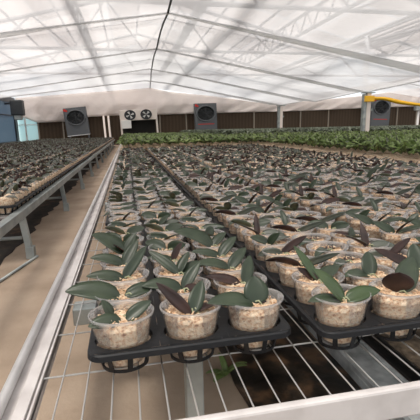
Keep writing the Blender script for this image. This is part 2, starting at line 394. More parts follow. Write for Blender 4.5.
t = thing('evaporator_unit', 'white twin fan cooling unit standing on legs at the end of the aisle', 'cooling unit', (.70, 21.8, 0)); t.rotation_euler = (0, -.035, 0)
bm = bmesh.new(); box(bm, -.98, .98, -.5, 0, EYE + .50, EYE + 1.04, bev=.02)
obj('housing', bm, M['white'], t)
for s in (-1, 1):
    bm = bmesh.new(); cx, cz = -.02 + s * .42, EYE + .78
    vs = [[bm.verts.new((cx + a_ * math.cos(2 * PI * k / 32), yy, cz + a_ * .86 * math.sin(2 * PI * k / 32))) for k in range(32)] for a_, yy in ((.30, -.5), (.30, -.56), (.255, -.56), (.23, -.51))]
    for i in range(3):
        for k in range(32): bm.faces.new((vs[i][k], vs[i][(k + 1) % 32], vs[i + 1][(k + 1) % 32], vs[i + 1][k]))
    bm.faces.new(vs[3]); fixn(bm); fr = obj('fan_ring', bm, M['fand'], t)
    bm = bmesh.new()
    for k in range(4):
        a = 2 * PI * k / 4 + .5 + s * .2
        bm.faces.new([bm.verts.new((cx + .22 * r * math.cos(a + d), -.535 + .01 * d, cz + .19 * r * math.sin(a + d))) for r, d in ((.1, -.2), (.1, .2), (1, .38), (1, -.2))])
    o = obj('fan_blades', bm, M['blade'], fr); md = o.modifiers.new('t', 'SOLIDIFY'); md.thickness = .01
bm = bmesh.new(); box(bm, -.93, -.42, -.6, -.51, EYE + .10, EYE + .52, bev=.02); obj('control_box', bm, M['whitec'], t)
for s in (-1, 1):
    bm = bmesh.new(); box(bm, s * .94 - .045, s * .94 + .045, -.46, -.36, .0, EYE + .5); obj('leg', bm, M['white'], t)
bm = bmesh.new(); box(bm, -.85, .85, -.1, -.05, .02, EYE + .5); obj('dark_opening', bm, M['dark'], t)  # near-black sheet, the darkness of the opening below the unit put into its colour
for k, x in enumerate((-1.15, -.9)):
    bm = bmesh.new(); tube(bm, [(x, 22.1, 0), (x - .05, 22.1, EYE + .78)], .055, 10)
    obj('vertical_pipe', bm, M['white'], label=['pale vertical pipe near the fan cabinet, left of the pair', 'pale vertical pipe beside the twin fan unit, right of the pair'][k], cat='pipe', group='pale pipes on the end wall')

# posts
def post(x, y, h, lab):
    t = thing('steel_post', lab, 'post', (x, y, 0))
    bm = bmesh.new(); box(bm, -.05, .09, -.06, .06, 0, h, bev=.008); obj('column', bm, M['white'], t)
    bm = bmesh.new(); box(bm, -.15, -.05, -.04, .1, 0, h - .02, bev=.008); obj('side_channel', bm, M['steel'], t)
    bm = bmesh.new(); box(bm, -.2, .2, -.1, .1, h, h + .03); obj('cap_plate', bm, M['steel'], t)
    bm = bmesh.new(); box(bm, .09, .14, -.08, .0, h - .55, h - .48); obj('clamp', bm, M['steel'], t)
post(7.62, 11.5, EYE + 1.0, 'pale steel post nearest the camera with a yellow strap at its top')
post(7.50, 18.5, EYE + 1.02, 'thin pale steel post farther back, in the middle of the end wall')
# yellow strap
bm = bmesh.new(); P = []
for i in range(25):
    u = i / 24; x = 7.75 + 2.6 * u; y = 11.40 - 1.4 * u
    P.append((x, y, EYE + .82 - .22 * math.sin(u * PI * .5) - .19 * u + (.05 * math.exp(-((u - .12) / .1) ** 2)), .055 - .012 * math.exp(-((u - .1) / .08) ** 2) + .012 * math.sin(u * 9)))
r = [[bm.verts.new((x, y + d, z + s * h)) for s, d in ((1, 0.), (.2, -.02), (-1, .0), (0, .02))] for x, y, z, h in P]
for p, q in zip(r, r[1:]):
    for k in range(4):
        f = bm.faces.new((p[k], p[(k + 1) % 4], q[(k + 1) % 4], q[k])); f.smooth = True
bm.faces.new(r[0]); bm.faces.new(r[-1]); box(bm, 7.44, 7.76, 11.34, 11.42, EYE + .73, EYE + .91, bev=.01); fixn(bm)
obj('yellow_strap', bm, M['yellow'], label='yellow strap stretched from the top of the near post towards the right', cat='strap')
# meters at the right edge
for k, (x, w_) in enumerate(((17.9, .55), (18.9, .5))):
    t = thing('meter_box', ['pale meter box on a thin post below the strap, left of the two', 'pale meter box at the right edge of the photo'][k], 'meter box', (x, 21.6, 0))
    bm = bmesh.new(); box(bm, -w_ / 2, w_ / 2, -.12, .12, EYE + .82, EYE + 1.3, bev=.03); obj('case', bm, M['steel'], t)
    bm = bmesh.new(); tube(bm, [(0, 0, 0), (0, 0, EYE + .83)], .07, 8); obj('stand', bm, M['whitec'], t)

# ------------------------------------------------------------------ benches
MZ = EYE - .485
def bench_rails(t, x0, x1, y0, y1, side=-1):
    pass
t1 = thing('rolling_bench', 'near grow bench with silver pipe edge, wire mesh top and white front rail', 'bench', (0, 0, 0))
bm = bmesh.new()
tube(bm, [(-.2495, .42, MZ + .012), (-.2495, 21.0, MZ + .012)], .0098, 12)
obj('edge_pipe', bm, M['alu'], t1)
bm = bmesh.new()
box(bm, -.262, -.246, .42, 21.0, MZ - .06, MZ + .004, bev=.001); box(bm, -.246, -.1955, .42, 21.0, MZ - .014, MZ - .004, bev=.001)
box(bm, -.225, -.203, .42, 21.0, MZ - .004, MZ + .006, bev=.001); box(bm, -.200, -.1955, .42, 21.0, MZ - .03, MZ + .003, bev=.0008)
obj('side_rail', bm, M['alu_flat'], t1)
bm = bmesh.new(); box(bm, -.262, 2.85, .545, .562, MZ - .055, MZ + .010, bev=.005)
box(bm, -.262, 2.85, .562, .585, MZ - .055, MZ - .048)
for v in bm.verts: v.co.y -= .012 * v.co.x
obj('front_rail', bm, M['alu_flat'], t1)
bm = bmesh.new(); box(bm, 2.85, 2.88, .5, 21.0, MZ - .06, MZ + .02); obj('side_rail', bm, M['alu_flat'], t1)
bm = bmesh.new()
xw = -.157
while xw < 2.84:
    tube(bm, [(xw, .565 - .045 * xw, MZ - .003), (xw, 21.0, MZ - .003)], .0017, 6); xw += .0497
obj('mesh_wire', bm, M['wire'], t1, label='long galvanised wires of the bench mesh')
bm = bmesh.new(); yw = .747
while yw < 20.9:
    tube(bm, [(-.212, yw + .004, MZ - .006), (2.86, yw - .02, MZ - .006)], .0019, 6); yw += .172
obj('mesh_wire', bm, M['wire'], t1, label='crosswise galvanised wires of the bench mesh')
for y in [1.10 + 1.65 * i for i in range(12)]:
    bm = bmesh.new(); box(bm, -.184, 2.85, y - .03, y + .03, MZ - .062, MZ - .012, bev=.003); obj('cross_beam', bm, M['steel'], t1)
for y in [.78 + 1.65 * 2 * i for i in range(6)]:
    for x in (.115, 2.6):
        bm = bmesh.new(); box(bm, x - .02, x + .02, y - .02, y + .02, .0, MZ - .012, bev=.003); obj('leg', bm, M['steel'], t1)
# left bench
LZ = EYE - .47
t2 = thing('rolling_bench', 'left grow bench across the aisle, grey steel rail on legs', 'bench', (0, 0, 0))
bm = bmesh.new(); box(bm, -.675, -.655, -.5, 21.3, LZ - .052, LZ, bev=.002); box(bm, -.70, -.675, -.5, 21.3, LZ - .008, LZ, bev=.001); box(bm, -.70, -.675, -.5, 21.3, LZ - .062, LZ - .056)
obj('side_rail', bm, M['steel'], t2)
bm = bmesh.new(); box(bm, -4.3, -4.28, -.5, 21.3, LZ - .062, LZ + .05); obj('side_rail', bm, M['alu_flat'], t2)
bm = bmesh.new(); y = 0.2
while y < 21.2: tube(bm, [(-4.28, y, LZ - .018), (-.68, y, LZ - .018)], .002, 5); y += .17
x = -.72
while x > -4.2: tube(bm, [(x, -.4, LZ - .014), (x, 21.3, LZ - .014)], .002, 5); x -= .05
obj('mesh_wire', bm, M['wire'], t2)
for i in range(13):
    y = 2.57 + (i - 1) * 1.52
    if y > 21: break
    for x in (-.685, -4.2):
        bm = bmesh.new(); box(bm, x - .019, x + .019, y - .02, y + .02, 0, LZ - .06, bev=.003)
        for v in bm.verts: v.co.x += (.030 - .11 * v.co.z) if x > -2 else 0
        lg = obj('leg', bm, M['steel'], t2)
        bm = bmesh.new(); dx_ = .028 if x > -2 else 0; box(bm, x + dx_ - .026, x + dx_ + .026, y - .025, y + .025, 0, .08, bev=.003); obj('leg_socket', bm, M['steel'], lg)
    bm = bmesh.new(); tube(bm, [(-4.2, y, .14), (-.70, y, .14)], .012, 8); obj('stretcher', bm, M['steel'], t2)
    bm = bmesh.new(); box(bm, -4.28, -.70, y - .02, y + .02, LZ - .06, LZ - .022, bev=.002); obj('cross_beam', bm, M['alu_flat'], t2)
    if i == 1: bm = bmesh.new(); tube(bm, [(-.62, y + .0, .01), (-.78, y - .6, .01)], .008, 8); obj('floor_bar', bm, M['steel'], t2)
# benches further right
def far_bench(x0, x1, y0, lab):
    t = thing('rolling_bench', lab, 'bench', (0, 0, 0))
    bm = bmesh.new(); box(bm, x0, x0 + .03, y0, 21.5, MZ - .05, MZ + .01); obj('side_rail', bm, M['alu_flat'], t)
    bm = bmesh.new(); box(bm, x1 - .03, x1, y0, 21.5, MZ - .05, MZ + .01); obj('side_rail', bm, M['alu_flat'], t)
    bm = bmesh.new(); y = y0
    while y < 21.4: tube(bm, [(x0, y, MZ - .006), (x1, y, MZ - .006)], .003, 4); y += .17
    x = x0 + .1
    while x < x1: tube(bm, [(x, y0, MZ - .002), (x, 21.4, MZ - .002)], .003, 4); x += .1
    obj('mesh_wire', bm, M['wire'], t)
    for y in (y0 + .5, 12, 20):
        for x in (x0 + .1, x1 - .1):
            bm = bmesh.new(); box(bm, x - .03, x + .03, y - .03, y + .03, 0, MZ - .006); obj('leg', bm, M['steel'], t)
far_bench(2.89, 7.3, 2.2, 'grow bench of green mature plants beyond the young orchids, left of the near post')
far_bench(7.95, 13.0, 8, 'grow bench of green plants right of the near post')
far_bench(13.4, 18.5, 14, 'grow bench of green plants farthest to the right')

# ------------------------------------------------------------------ pots, trays, plants
PX, PY = .1425, .108          # pot spacing in a tray
RX, RYS = .066, .80           # rim radius and depth ratio
DZ = EYE - .423                # top of the tray deck
ZB, ZR = EYE - .476, EYE - .366
# all orchid meshes have their origin at the pot bottom
HR = ZR - ZB
def pot_mesh(n, lod=False):
    bm = bmesh.new()
    if lod: lathe(bm, [(.041, 0), (.056, .055), (.066, HR)], n, 1, RYS)
    else:
        lathe(bm, [(.0, .001), (.038, 0), (.041, .004), (.0535, .05), (.0555, .056), (.0625, HR - .008), (.0665, HR - .006), (.0672, HR), (.0650, HR + .0008), (.0638, HR - .003), (.0612, HR - .01), (.0545, .056)], n, 1, RYS)
        bm.faces.ensure_lookup_table()
        for f in bm.faces:
            if f.calc_center_median().z > HR - .0095 and len(f.verts) == 4 and all(v.co.z > HR - .0088 for v in f.verts): f.material_index = 1
    return bm
def mk(bm, name, mats, smooth=True):
    me = bpy.data.meshes.new(name); bm.to_mesh(me); bm.free()
    for m in mats: me.materials.append(m)
    return me
M['rim'] = film_mat('pot_rim_highlight', (.9, .89, .88), .72, .4, .08, .12, 0, 40)  # milkier than the pot wall: a white rim highlight put into the plastic
POT = mk(pot_mesh(36), 'pot', [M['pot'], M['rim']])
def bark_mesh(seed, chips=170):
    r = random.Random(seed); bm = bmesh.new(); top = HR - .021; n = 30
    prof_ = [(.0365, .003), (.0395, .02), (.0455, .04), (.0525, .056), (.0570, top - .004)]
    rings = []
    for (q, z) in prof_:
        rings.append([bm.verts.new(((q + r.uniform(-.0012, .0006)) * math.cos(2 * PI * k / n), RYS * (q + r.uniform(-.0012, .0006)) * math.sin(2 * PI * k / n), z)) for k in range(n)])
    for f_ in (.93, .75, .5, .25):
        rings.append([bm.verts.new((.0565 * f_ * math.cos(2 * PI * k / n), RYS * .0565 * f_ * math.sin(2 * PI * k / n), top + r.uniform(-.002, .006) + (1 - f_) * .004)) for k in range(n)])
    for i in range(len(rings) - 1):
        for k in range(n): bm.faces.new((rings[i][k], rings[i][(k + 1) % n], rings[i + 1][(k + 1) % n], rings[i + 1][k]))
    bm.faces.new(rings[-1])
    for c in range(chips):
        a = r.uniform(0, 2 * PI); q = .052 * math.sqrt(r.random()); L = r.uniform(.004, .011); W = r.uniform(.0012, .003); H = r.uniform(.001, .003)
        m = Matrix.Translation((q * math.cos(a), RYS * q * math.sin(a), top + r.uniform(.004, .010))) @ Matrix.Rotation(r.uniform(0, PI), 4, 'Z') @ Matrix.Rotation(r.uniform(-.7, .7), 4, 'Y') @ Matrix.Diagonal((L, W, H, 1))
        res = bmesh.ops.create_cube(bm, size=1, matrix=m)
        mi = 2 if r.random() < .02 else 1
        for f in {f for v in res['verts'] for f in v.link_faces}: f.material_index = mi
    for c in range(150):
        a = r.uniform(0, 2 * PI); t = r.uniform(.12, .97); z = t * top; q = .0365 + .0200 * t
        m = Matrix.Translation((q * math.cos(a), RYS * q * math.sin(a), z)) @ Matrix.Rotation(a, 4, 'Z') @ Matrix.Rotation(r.uniform(-1.5, 1.5), 4, 'X') @ Matrix.Diagonal((r.uniform(.001, .0022), r.uniform(.005, .013), r.uniform(.0015, .003), 1))
        res = bmesh.ops.create_cube(bm, size=1, matrix=m); mi = 0 if r.random() < .3 else 1
        for f in {f for v in res['verts'] for f in v.link_faces}: f.material_index = mi
    return mk(bm, 'bark', [M['bark'], M['chip'], M['moss']])
BARK = [bark_mesh(s) for s in range(5)]
BZ = HR - .014
def leaf_arrays(az, el, L, W, droop=.5, roll=0, nl=8, nw=4, th=.0016, base=(0, 0)):
    """vertices/faces of a thick leaf; faces flagged 0 (upper) / 1 (under)"""
    top = []; dirv = Vector((math.cos(az), math.sin(az), 0)); side = Vector((-math.sin(az), math.cos(az), 0))
    p = Vector((base[0], base[1], BZ)); e = el; V = []; U = []
    for i in range(nl + 1):
        t = i / nl; d = dirv * math.cos(e) + Vector((0, 0, 1)) * math.sin(e); nrm = -dirv * math.sin(e) + Vector((0, 0, 1)) * math.cos(e)
        wv = W * .5 * (max(0.0, math.sin(PI * min(1, .07 + .93 * t ** .80))) ** .62) if i < nl else W * .03
        if i == 0: wv = W * .13
        s2 = (side * math.cos(roll) + nrm * math.sin(roll)); n2 = (nrm * math.cos(roll) - side * math.sin(roll))
        for j in range(nw + 1):
            u = j / nw * 2 - 1; q = p + s2 * (u * wv) + n2 * (abs(u) ** 1.3 * wv * .30)
            V.append(q + n2 * th * .5); U.append(q - n2 * th * .5)
        p = p + d * (L / nl); e -= droop / nl
    nv = len(V); verts = V + U; F = []; fl = []
    w1 = nw + 1
    for i in range(nl):
        for j in range(nw):
            a = i * w1 + j; F.append((a, a + w1, a + w1 + 1, a + 1)); fl.append(0)
            F.append((nv + a, nv + a + 1, nv + a + w1 + 1, nv + a + w1)); fl.append(1)
        for j, s in ((0, 1), (nw, -1)):
            a = i * w1 + j; q = (a, nv + a, nv + a + w1, a + w1); F.append(q if s > 0 else q[::-1]); fl.append(0)
    return verts, F, fl
def leaf_mesh(spec, mats):
    v, F, fl = leaf_arrays(**spec); me = bpy.data.meshes.new('leaf'); me.from_pydata([tuple(q) for q in v], [], [f[::-1] for f in F])
    for m in mats: me.materials.append(m)
    me.polygons.foreach_set('material_index', fl); me.polygons.foreach_set('use_smooth', [True] * len(fl)); me.update()
    return me
D2 = math.radians
def L_(az, el, L, W, droop=.5, roll=0, base=(0, 0), red=0, tone='leaf'):
    roll = -roll
    return dict(spec=dict(az=D2(az), el=D2(el), L=L, W=W, droop=droop, roll=roll, base=base), red=red, tone=tone)
def root_mesh(seed):
    r = random.Random(seed); bm = bmesh.new()
    for k in range(2):
        a = r.uniform(0, 2 * PI)
        tube(bm, [(.004 * math.cos(a), .004 * math.sin(a), BZ + .004), (.014 * math.cos(a), .012 * math.sin(a), BZ + .008), (.028 * math.cos(a), .022 * math.sin(a), BZ - .002)], [.002, .0018, .0012], 6)
    return mk(bm, 'root', [M['root']])
ROOT = [root_mesh(s) for s in range(3)]
def build_orchid(leaves, seed, label):
    t = thing('potted_orchid', label, 'potted orchid', (0, 0, 0), 0, None)
    obj('pot', POT, None, t); obj('bark_mix', BARK[seed % 5], None, t); obj('root', ROOT[seed % 3], None, t)
    for l in leaves:
        mats = [M[l['tone']], M['under'] if l['red'] else M['undg']]
        if l['red'] == 2: mats = [M['under'], M['under']]
        obj('leaf', leaf_mesh(l['spec'], mats), None, t)
    return t
def rand_leaves(r, redp=.3, n=None, small=1.0, tone='leaf', scale=1.0):
    kw, kl = (.80, 1.15) if redp > .6 else (1, 1)
    n = n or r.choice((2, 2, 3, 3)); out = []; a0 = r.choice((0, 180)) + r.gauss(0, 28)
    for k in range(n):
        az = a0 + 180 * (k % 2) + r.gauss(0, 22) + (60 if k >= 2 else 0) * r.choice((-1, 1))
        el = r.uniform(2, 32) if k < 2 else r.uniform(30, 68)
        L = kl * r.uniform(.062, .100) * scale * (1 if k < 2 else .8)
        out.append(L_(az, el, L, kw * r.uniform(.028, .042) * scale, r.uniform(.1, .9), r.gauss(-.2 if math.cos(D2(az)) > 0 else .2, .65), (r.uniform(-.012, .012), r.uniform(-.01, .01)),
                      2 if r.random() < redp * .45 else (1 if r.random() < max(redp, .25) * 1.2 else 0), tone if r.random() < .7 else 'leaf2'))
    return out
def leafset_to_np(leaves, nl=4, nw=2):
    VV = []; FF = []; MI = []; off = 0
    for l in leaves:
        sp = dict(l['spec']); sp['nl'] = nl; sp['nw'] = nw; v, F, fl = leaf_arrays(**sp)
        VV += [tuple(q) for q in v]
        for f, g in zip(F, fl):
            FF.append([x + off for x in f[::-1]])
            under = 3 if l['red'] else 4
            MI.append({'leaf': 2, 'leaf2': 5, 'leaf3': 6}[l['tone']] if (g == 0 and l['red'] != 2) else under)
        off += len(v)
    return VV, FF, MI
# tray columns
trc = [.110 + .478 * k for k in range(6)]
TP = 5 * PY + .012
ROW0 = .757
rowsY = []
for tr in range(14):
    for q in range(5): rowsY.append(ROW0 + tr * TP + q * PY)
young = []   # x,y,col,pos,row
for c, xc in enumerate(trc):
    for ri, y in enumerate(rowsY):
        if y > (8.2 if c < 6 else 0): continue
        for p in (-1, 0, 1): young.append((xc + p * PX - (.024 if (c == 0 and ri >= 10) else 0), y + [0, -.03, -.03, -.03, -.03, -.03][c], c, p, ri))
MI_ = R.transposed()
def proj(x, y, z):
    v = MI_ @ Vector((x, y, z - EYE)); return (210 + 385 * v.x / -v.z, 210 - 385 * v.y / -v.z, -v.z) if v.z < 0 else (-999, -999, 1)
vis = []
for q in young:
    px, py, d = proj(q[0], q[1], ZR)
    if -25 < px < 448 and py < 450: vis.append((d, q))
vis.sort(key=lambda a: a[0]); near = vis[:300]; rest = [q for d, q in vis[300:]]
NEARD = near[-1][0]
custom = {
 (0, -1, 0): [L_(190, 10, .064, .034, .35, .6, (-.002, -.014)), L_(140, 62, .040, .024, .3, .0, (-.022, .01), 1), L_(22, 32, .062, .028, .3, -.7, (.010, -.012))],
 (0, 0, 0): [L_(150, 44, .098, .026, .2, 1.1, (-.004, -.02), 2), L_(55, 48, .075, .034, .2, -.5, (.0, -.015)), L_(10, 18, .04, .03, .4, 0, (.01, -.01), 2)],
 (0, 1, 0): [L_(184, 25, .108, .040, .6, .45, (-.004, -.01)), L_(82, 66, .060, .056, .3, 0, (.004, -.006)), L_(20, 6, .02, .012, 0, 0, (.01, -.01), 2)],
 (1, -1, 0): [L_(150, 52, .098, .036, .25, .5, (0, -.012), 0, 'leaf3'), L_(180, 20, .080, .030, .55, .3, (-.006, -.012)), L_(2, 22, .088, .036, .5, -.5, (.006, -.012), 0, 'leaf3')],
 (1, 0, 0): [L_(232, 62, .062, .068, -.2, -.1, (.0, .0), 2), L_(38, 42, .11, .052, .4, -.4, (.008, .0)), L_(25, 15, .06, .03, .4, 0, (.01, -.004), 1)],
 (0, -1, 1): [L_(176, 24, .122, .052, .5, .55, (-.01, -.006)), L_(12, 22, .085, .034, .6, -.6, (.004, -.006)), L_(205, -4, .05, .034, .1, .3, (-.01, -.02))],
 (0, 0, 1): [L_(178, 28, .098, .038, .7, .5, (-.004, 0)), L_(330, 20, .05, .022, .3, -.6, (0, 0), 2), L_(35, 50, .08, .03, .3, -.5)],
 (0, 1, 1): [L_(60, 42, .085, .034, .2, -.6, (.01, 0), 1), L_(160, 18, .09, .03, .3, .4, (0, 0), 2)],
 (0, -1, 2): [L_(175, 18, .095, .034, .4, .5), L_(42, 42, .11, .030, .2, -.8)],
 (0, 0, 2): [L_(140, 35, .11, .028, .3, .7, (0, 0), 1), L_(15, 22, .09, .034, .5, -.4), L_(45, 50, .07, .03, .3, 0)],
 (0, -1, 3): [L_(172, 30, .10, .034, .6, .6), L_(48, 48, .085, .036, .2, -.4)],
 (0, -1, 4): [L_(163, 44, .12, .054, .5, .5), L_(40, 55, .075, .034, .3, -.3), L_(200, 50, .05, .03, .2, 0, (0, 0), 2)],
 (0, 0, 3): [L_(30, 60, .06, .03, .2, 0, (0, 0), 2), L_(170, 15, .08, .03, .3, .3)],
 (0, 1, 2): [L_(178, 30, .10, .036, .7, .4), L_(35, 38, .085, .034, .3, -.5)],
 (0, 1, 3): [L_(30, 45, .085, .036, .4, -.4), L_(165, 20, .09, .03, .4, .5)],
 (0, 1, 4): [L_(168, 38, .14, .056, .6, .5), L_(30, 40, .07, .034, .4, -.3)],
 (1, -1, 1): [L_(140, 55, .105, .026, .1, .5, (0, 0), 0, 'leaf3'), L_(20, 25, .08, .036, .4, -.4), L_(150, 35, .06, .02, .2, 1., (0, 0), 2)],
 (1, 0, 1): [L_(60, 50, .07, .042, .2, -.3), L_(190, 20, .08, .034, .5, .3, (0, 0), 1)],
 (1, 1, 1): [L_(70, 60, .075, .05, .2, 0), L_(150, 30, .12, .03, .2, .8, (0, 0), 2)],
}
posn = {-1: 'left', 0: 'middle', 1: 'right'}
colw = ['aisle-side', 'second', 'third', 'fourth', 'fifth', 'sixth']
ordn = ['front', 'second', 'third', 'fourth', 'fifth', 'sixth', 'seventh', 'eighth', 'ninth', 'tenth', 'eleventh', 'twelfth', 'thirteenth', 'fourteenth', 'fifteenth', 'sixteenth', 'seventeenth', 'eighteenth', 'nineteenth', 'twentieth']
ordn += ['twenty-' + s for s in ('first', 'second', 'third', 'fourth', 'fifth', 'sixth', 'seventh', 'eighth', 'ninth')] + ['thirtieth'] + ['thirty-' + s for s in ('first', 'second', 'third', 'fourth', 'fifth', 'sixth', 'seventh', 'eighth', 'ninth')] + ['row %d' % k for k in range(40, 90)]
frontlab = {
 (0, -1, 0): 'front left corner orchid in clear pot, one small oval leaf lying to the left',
 (0, 0, 0): 'front orchid in clear pot with a narrow dark brown leaf slanting left',
 (0, 1, 0): 'front orchid in clear pot with one long leaf left and one round upright leaf',
 (1, -1, 0): 'front orchid with three spread green leaves, left corner of the second tray',
 (1, 0, 0): 'front orchid with a broad dark brown leaf facing the camera, far right',
 (0, -1, 1): 'orchid with a long wide leaf reaching out left over the bench edge, second row',
 (1, -1, 1): 'orchid with a tall thin upright green leaf, second row of the second tray column'}
SRC = []
proto_l = [build_orchid(rand_leaves(random.Random(100 + s), .22), s, 'x') for s in range(12)]
proto_r = [build_orchid(rand_leaves(random.Random(200 + s), .7), s, 'x') for s in range(12)]
used = set()
for d, (x, y, c, p, ri) in near:
    lab = frontlab.get((c, p, ri)) or 'young orchid in clear pot, %s row back, %s pot, %s tray column' % (ordn[ri], posn[p], colw[c])
    loc = (x + random.uniform(-.002, .002), y + random.uniform(-.001, .001), ZB)
    grp = 'young orchids in clear pots on the near bench'
    if (c, p, ri) in custom:
        t = build_orchid(custom[(c, p, ri)], ri * 3 + p + c, lab); t.location = loc; t['group'] = grp; continue
    pr = proto_r if (c >= 1 and random.random() < .7) else proto_l
    k = random.randrange(12); o = pr[k]
    key = (id(pr), k)
    if key not in used:
        used.add(key); o.location = loc; o['label'] = lab; o['group'] = grp
    else:
        o2 = dup(o, loc, 0, lab, grp)
for pr in (proto_l, proto_r):
    for k, o in enumerate(pr):
        if (id(pr), k) not in used:
            for ch in list(o.children): bpy.data.objects.remove(ch)
            bpy.data.objects.remove(o)

# merged field meshes
def merged(name, temps, places, mats, **kw):
    """temps: list of (V Nx3, F list, MI); places: (x,y,z,rot,scale,temp)"""
    V = []; loops = []; starts = []; tot = []; MI = []; vo = 0; lo = 0
    T = [(np.array(v, float), np.array([i for f in F for i in f]), np.array([len(f) for f in F]), np.array(mi)) for v, F, mi in temps]
    for (x, y, z, a, s, k) in places:
        v, idx, ln, mi = T[k]; ca, sa = math.cos(a) * s, math.sin(a) * s
        V.append(np.stack([v[:, 0] * ca - v[:, 1] * sa + x, v[:, 0] * sa + v[:, 1] * ca + y, v[:, 2] * s + z], 1))
        loops.append(idx + vo); tot.append(ln); MI.append(mi); vo += len(v)
    V = np.concatenate(V); loops = np.concatenate(loops); tot = np.concatenate(tot); MI = np.concatenate(MI)
    starts = np.concatenate([[0], np.cumsum(tot)[:-1]])
    me = bpy.data.meshes.new(name); me.vertices.add(len(V)); me.vertices.foreach_set('co', V.ravel())
    me.loops.add(len(loops)); me.loops.foreach_set('vertex_index', loops.astype(np.int32))
    me.polygons.add(len(tot)); me.polygons.foreach_set('loop_start', starts.astype(np.int32)); me.polygons.foreach_set('loop_total', tot.astype(np.int32))
    for m in mats: me.materials.append(m)
    me.polygons.foreach_set('material_index', MI.astype(np.int32)); me.update(calc_edges=True); me.validate()
    return obj(name, me, None, **kw)
def pot_np(n=12):
    VV = []; FF = []; MI = []
    for prof_, mi in (([(.041, 0), (.056, .055), (.066, HR)], 0), ([(.039, .002), (.054, .055), (.061, HR - .018)], 1)):
        o = len(VV)
        for r_, z in prof_:
            for k in range(n): VV.append((r_ * math.cos(2 * PI * k / n), RYS * r_ * math.sin(2 * PI * k / n), z))
        for i in range(2):
            for k in range(n): FF.append([o + i * n + k, o + i * n + (k + 1) % n, o + (i + 1) * n + (k + 1) % n, o + (i + 1) * n + k]); MI.append(mi)
        if mi == 1:
            VV.append((0, 0, HR - .008)); c = len(VV) - 1
            for k in range(n): FF.append([o + 2 * n + k, o + 2 * n + (k + 1) % n, c]); MI.append(1)
    return VV, FF, MI
def young_temp(seed, redp, tone, scale=1.0, n=None):
    V, F, I = pot_np(); V2, F2, I2 = leafset_to_np(rand_leaves(random.Random(seed), redp, n, tone=tone, scale=scale))
    o = len(V); return V + V2, F + [[i + o for i in f] for f in F2], I + I2
temps = [young_temp(300 + s, .15, 'leaf') for s in range(10)] + [young_temp(400 + s, .75, 'leaf') for s in range(14)] + [young_temp(500 + s, .5, 'leaf2', .95, 4) for s in range(14)]
fmats = [M['pot'], M['bark'], M['leaf'], M['under'], M['undg'], M['leaf2'], M['leaf3']]
places = []
for (x, y, c, p, ri) in rest:
    k = random.randrange(10, 24) if (c >= 2 and random.random() < .75) or random.random() < .25 else random.randrange(10)
    places.append((x, y, ZB, random.choice((0, PI)) + random.gauss(0, .1) if k < 10 else random.choice((0, PI)), 1, k))
# left bench
LB = LZ - .012 + .0; ltr = [-.895 - .49 * k for k in range(7)]; LY0 = 2.50
for c, xc in enumerate(ltr):
    y0 = LY0 + (0 if c == 0 else 0)
    for tr in range(34):
        for q in range(5):
            y = y0 + tr * TP + q * PY
            if y > 21: continue
            for p in (-1, 0, 1):
                x = xc + p * PX; px, py, d = proj(x, y, ZR)
                if px > -30: places.append((x, y, LB + .003, random.choice((0, PI)), 1, random.randrange(24, 38)))
merged('young_orchid_field', temps, places, fmats, label='the many smaller young orchids in pots farther back and on the left bench', cat='potted orchids', kind='stuff')

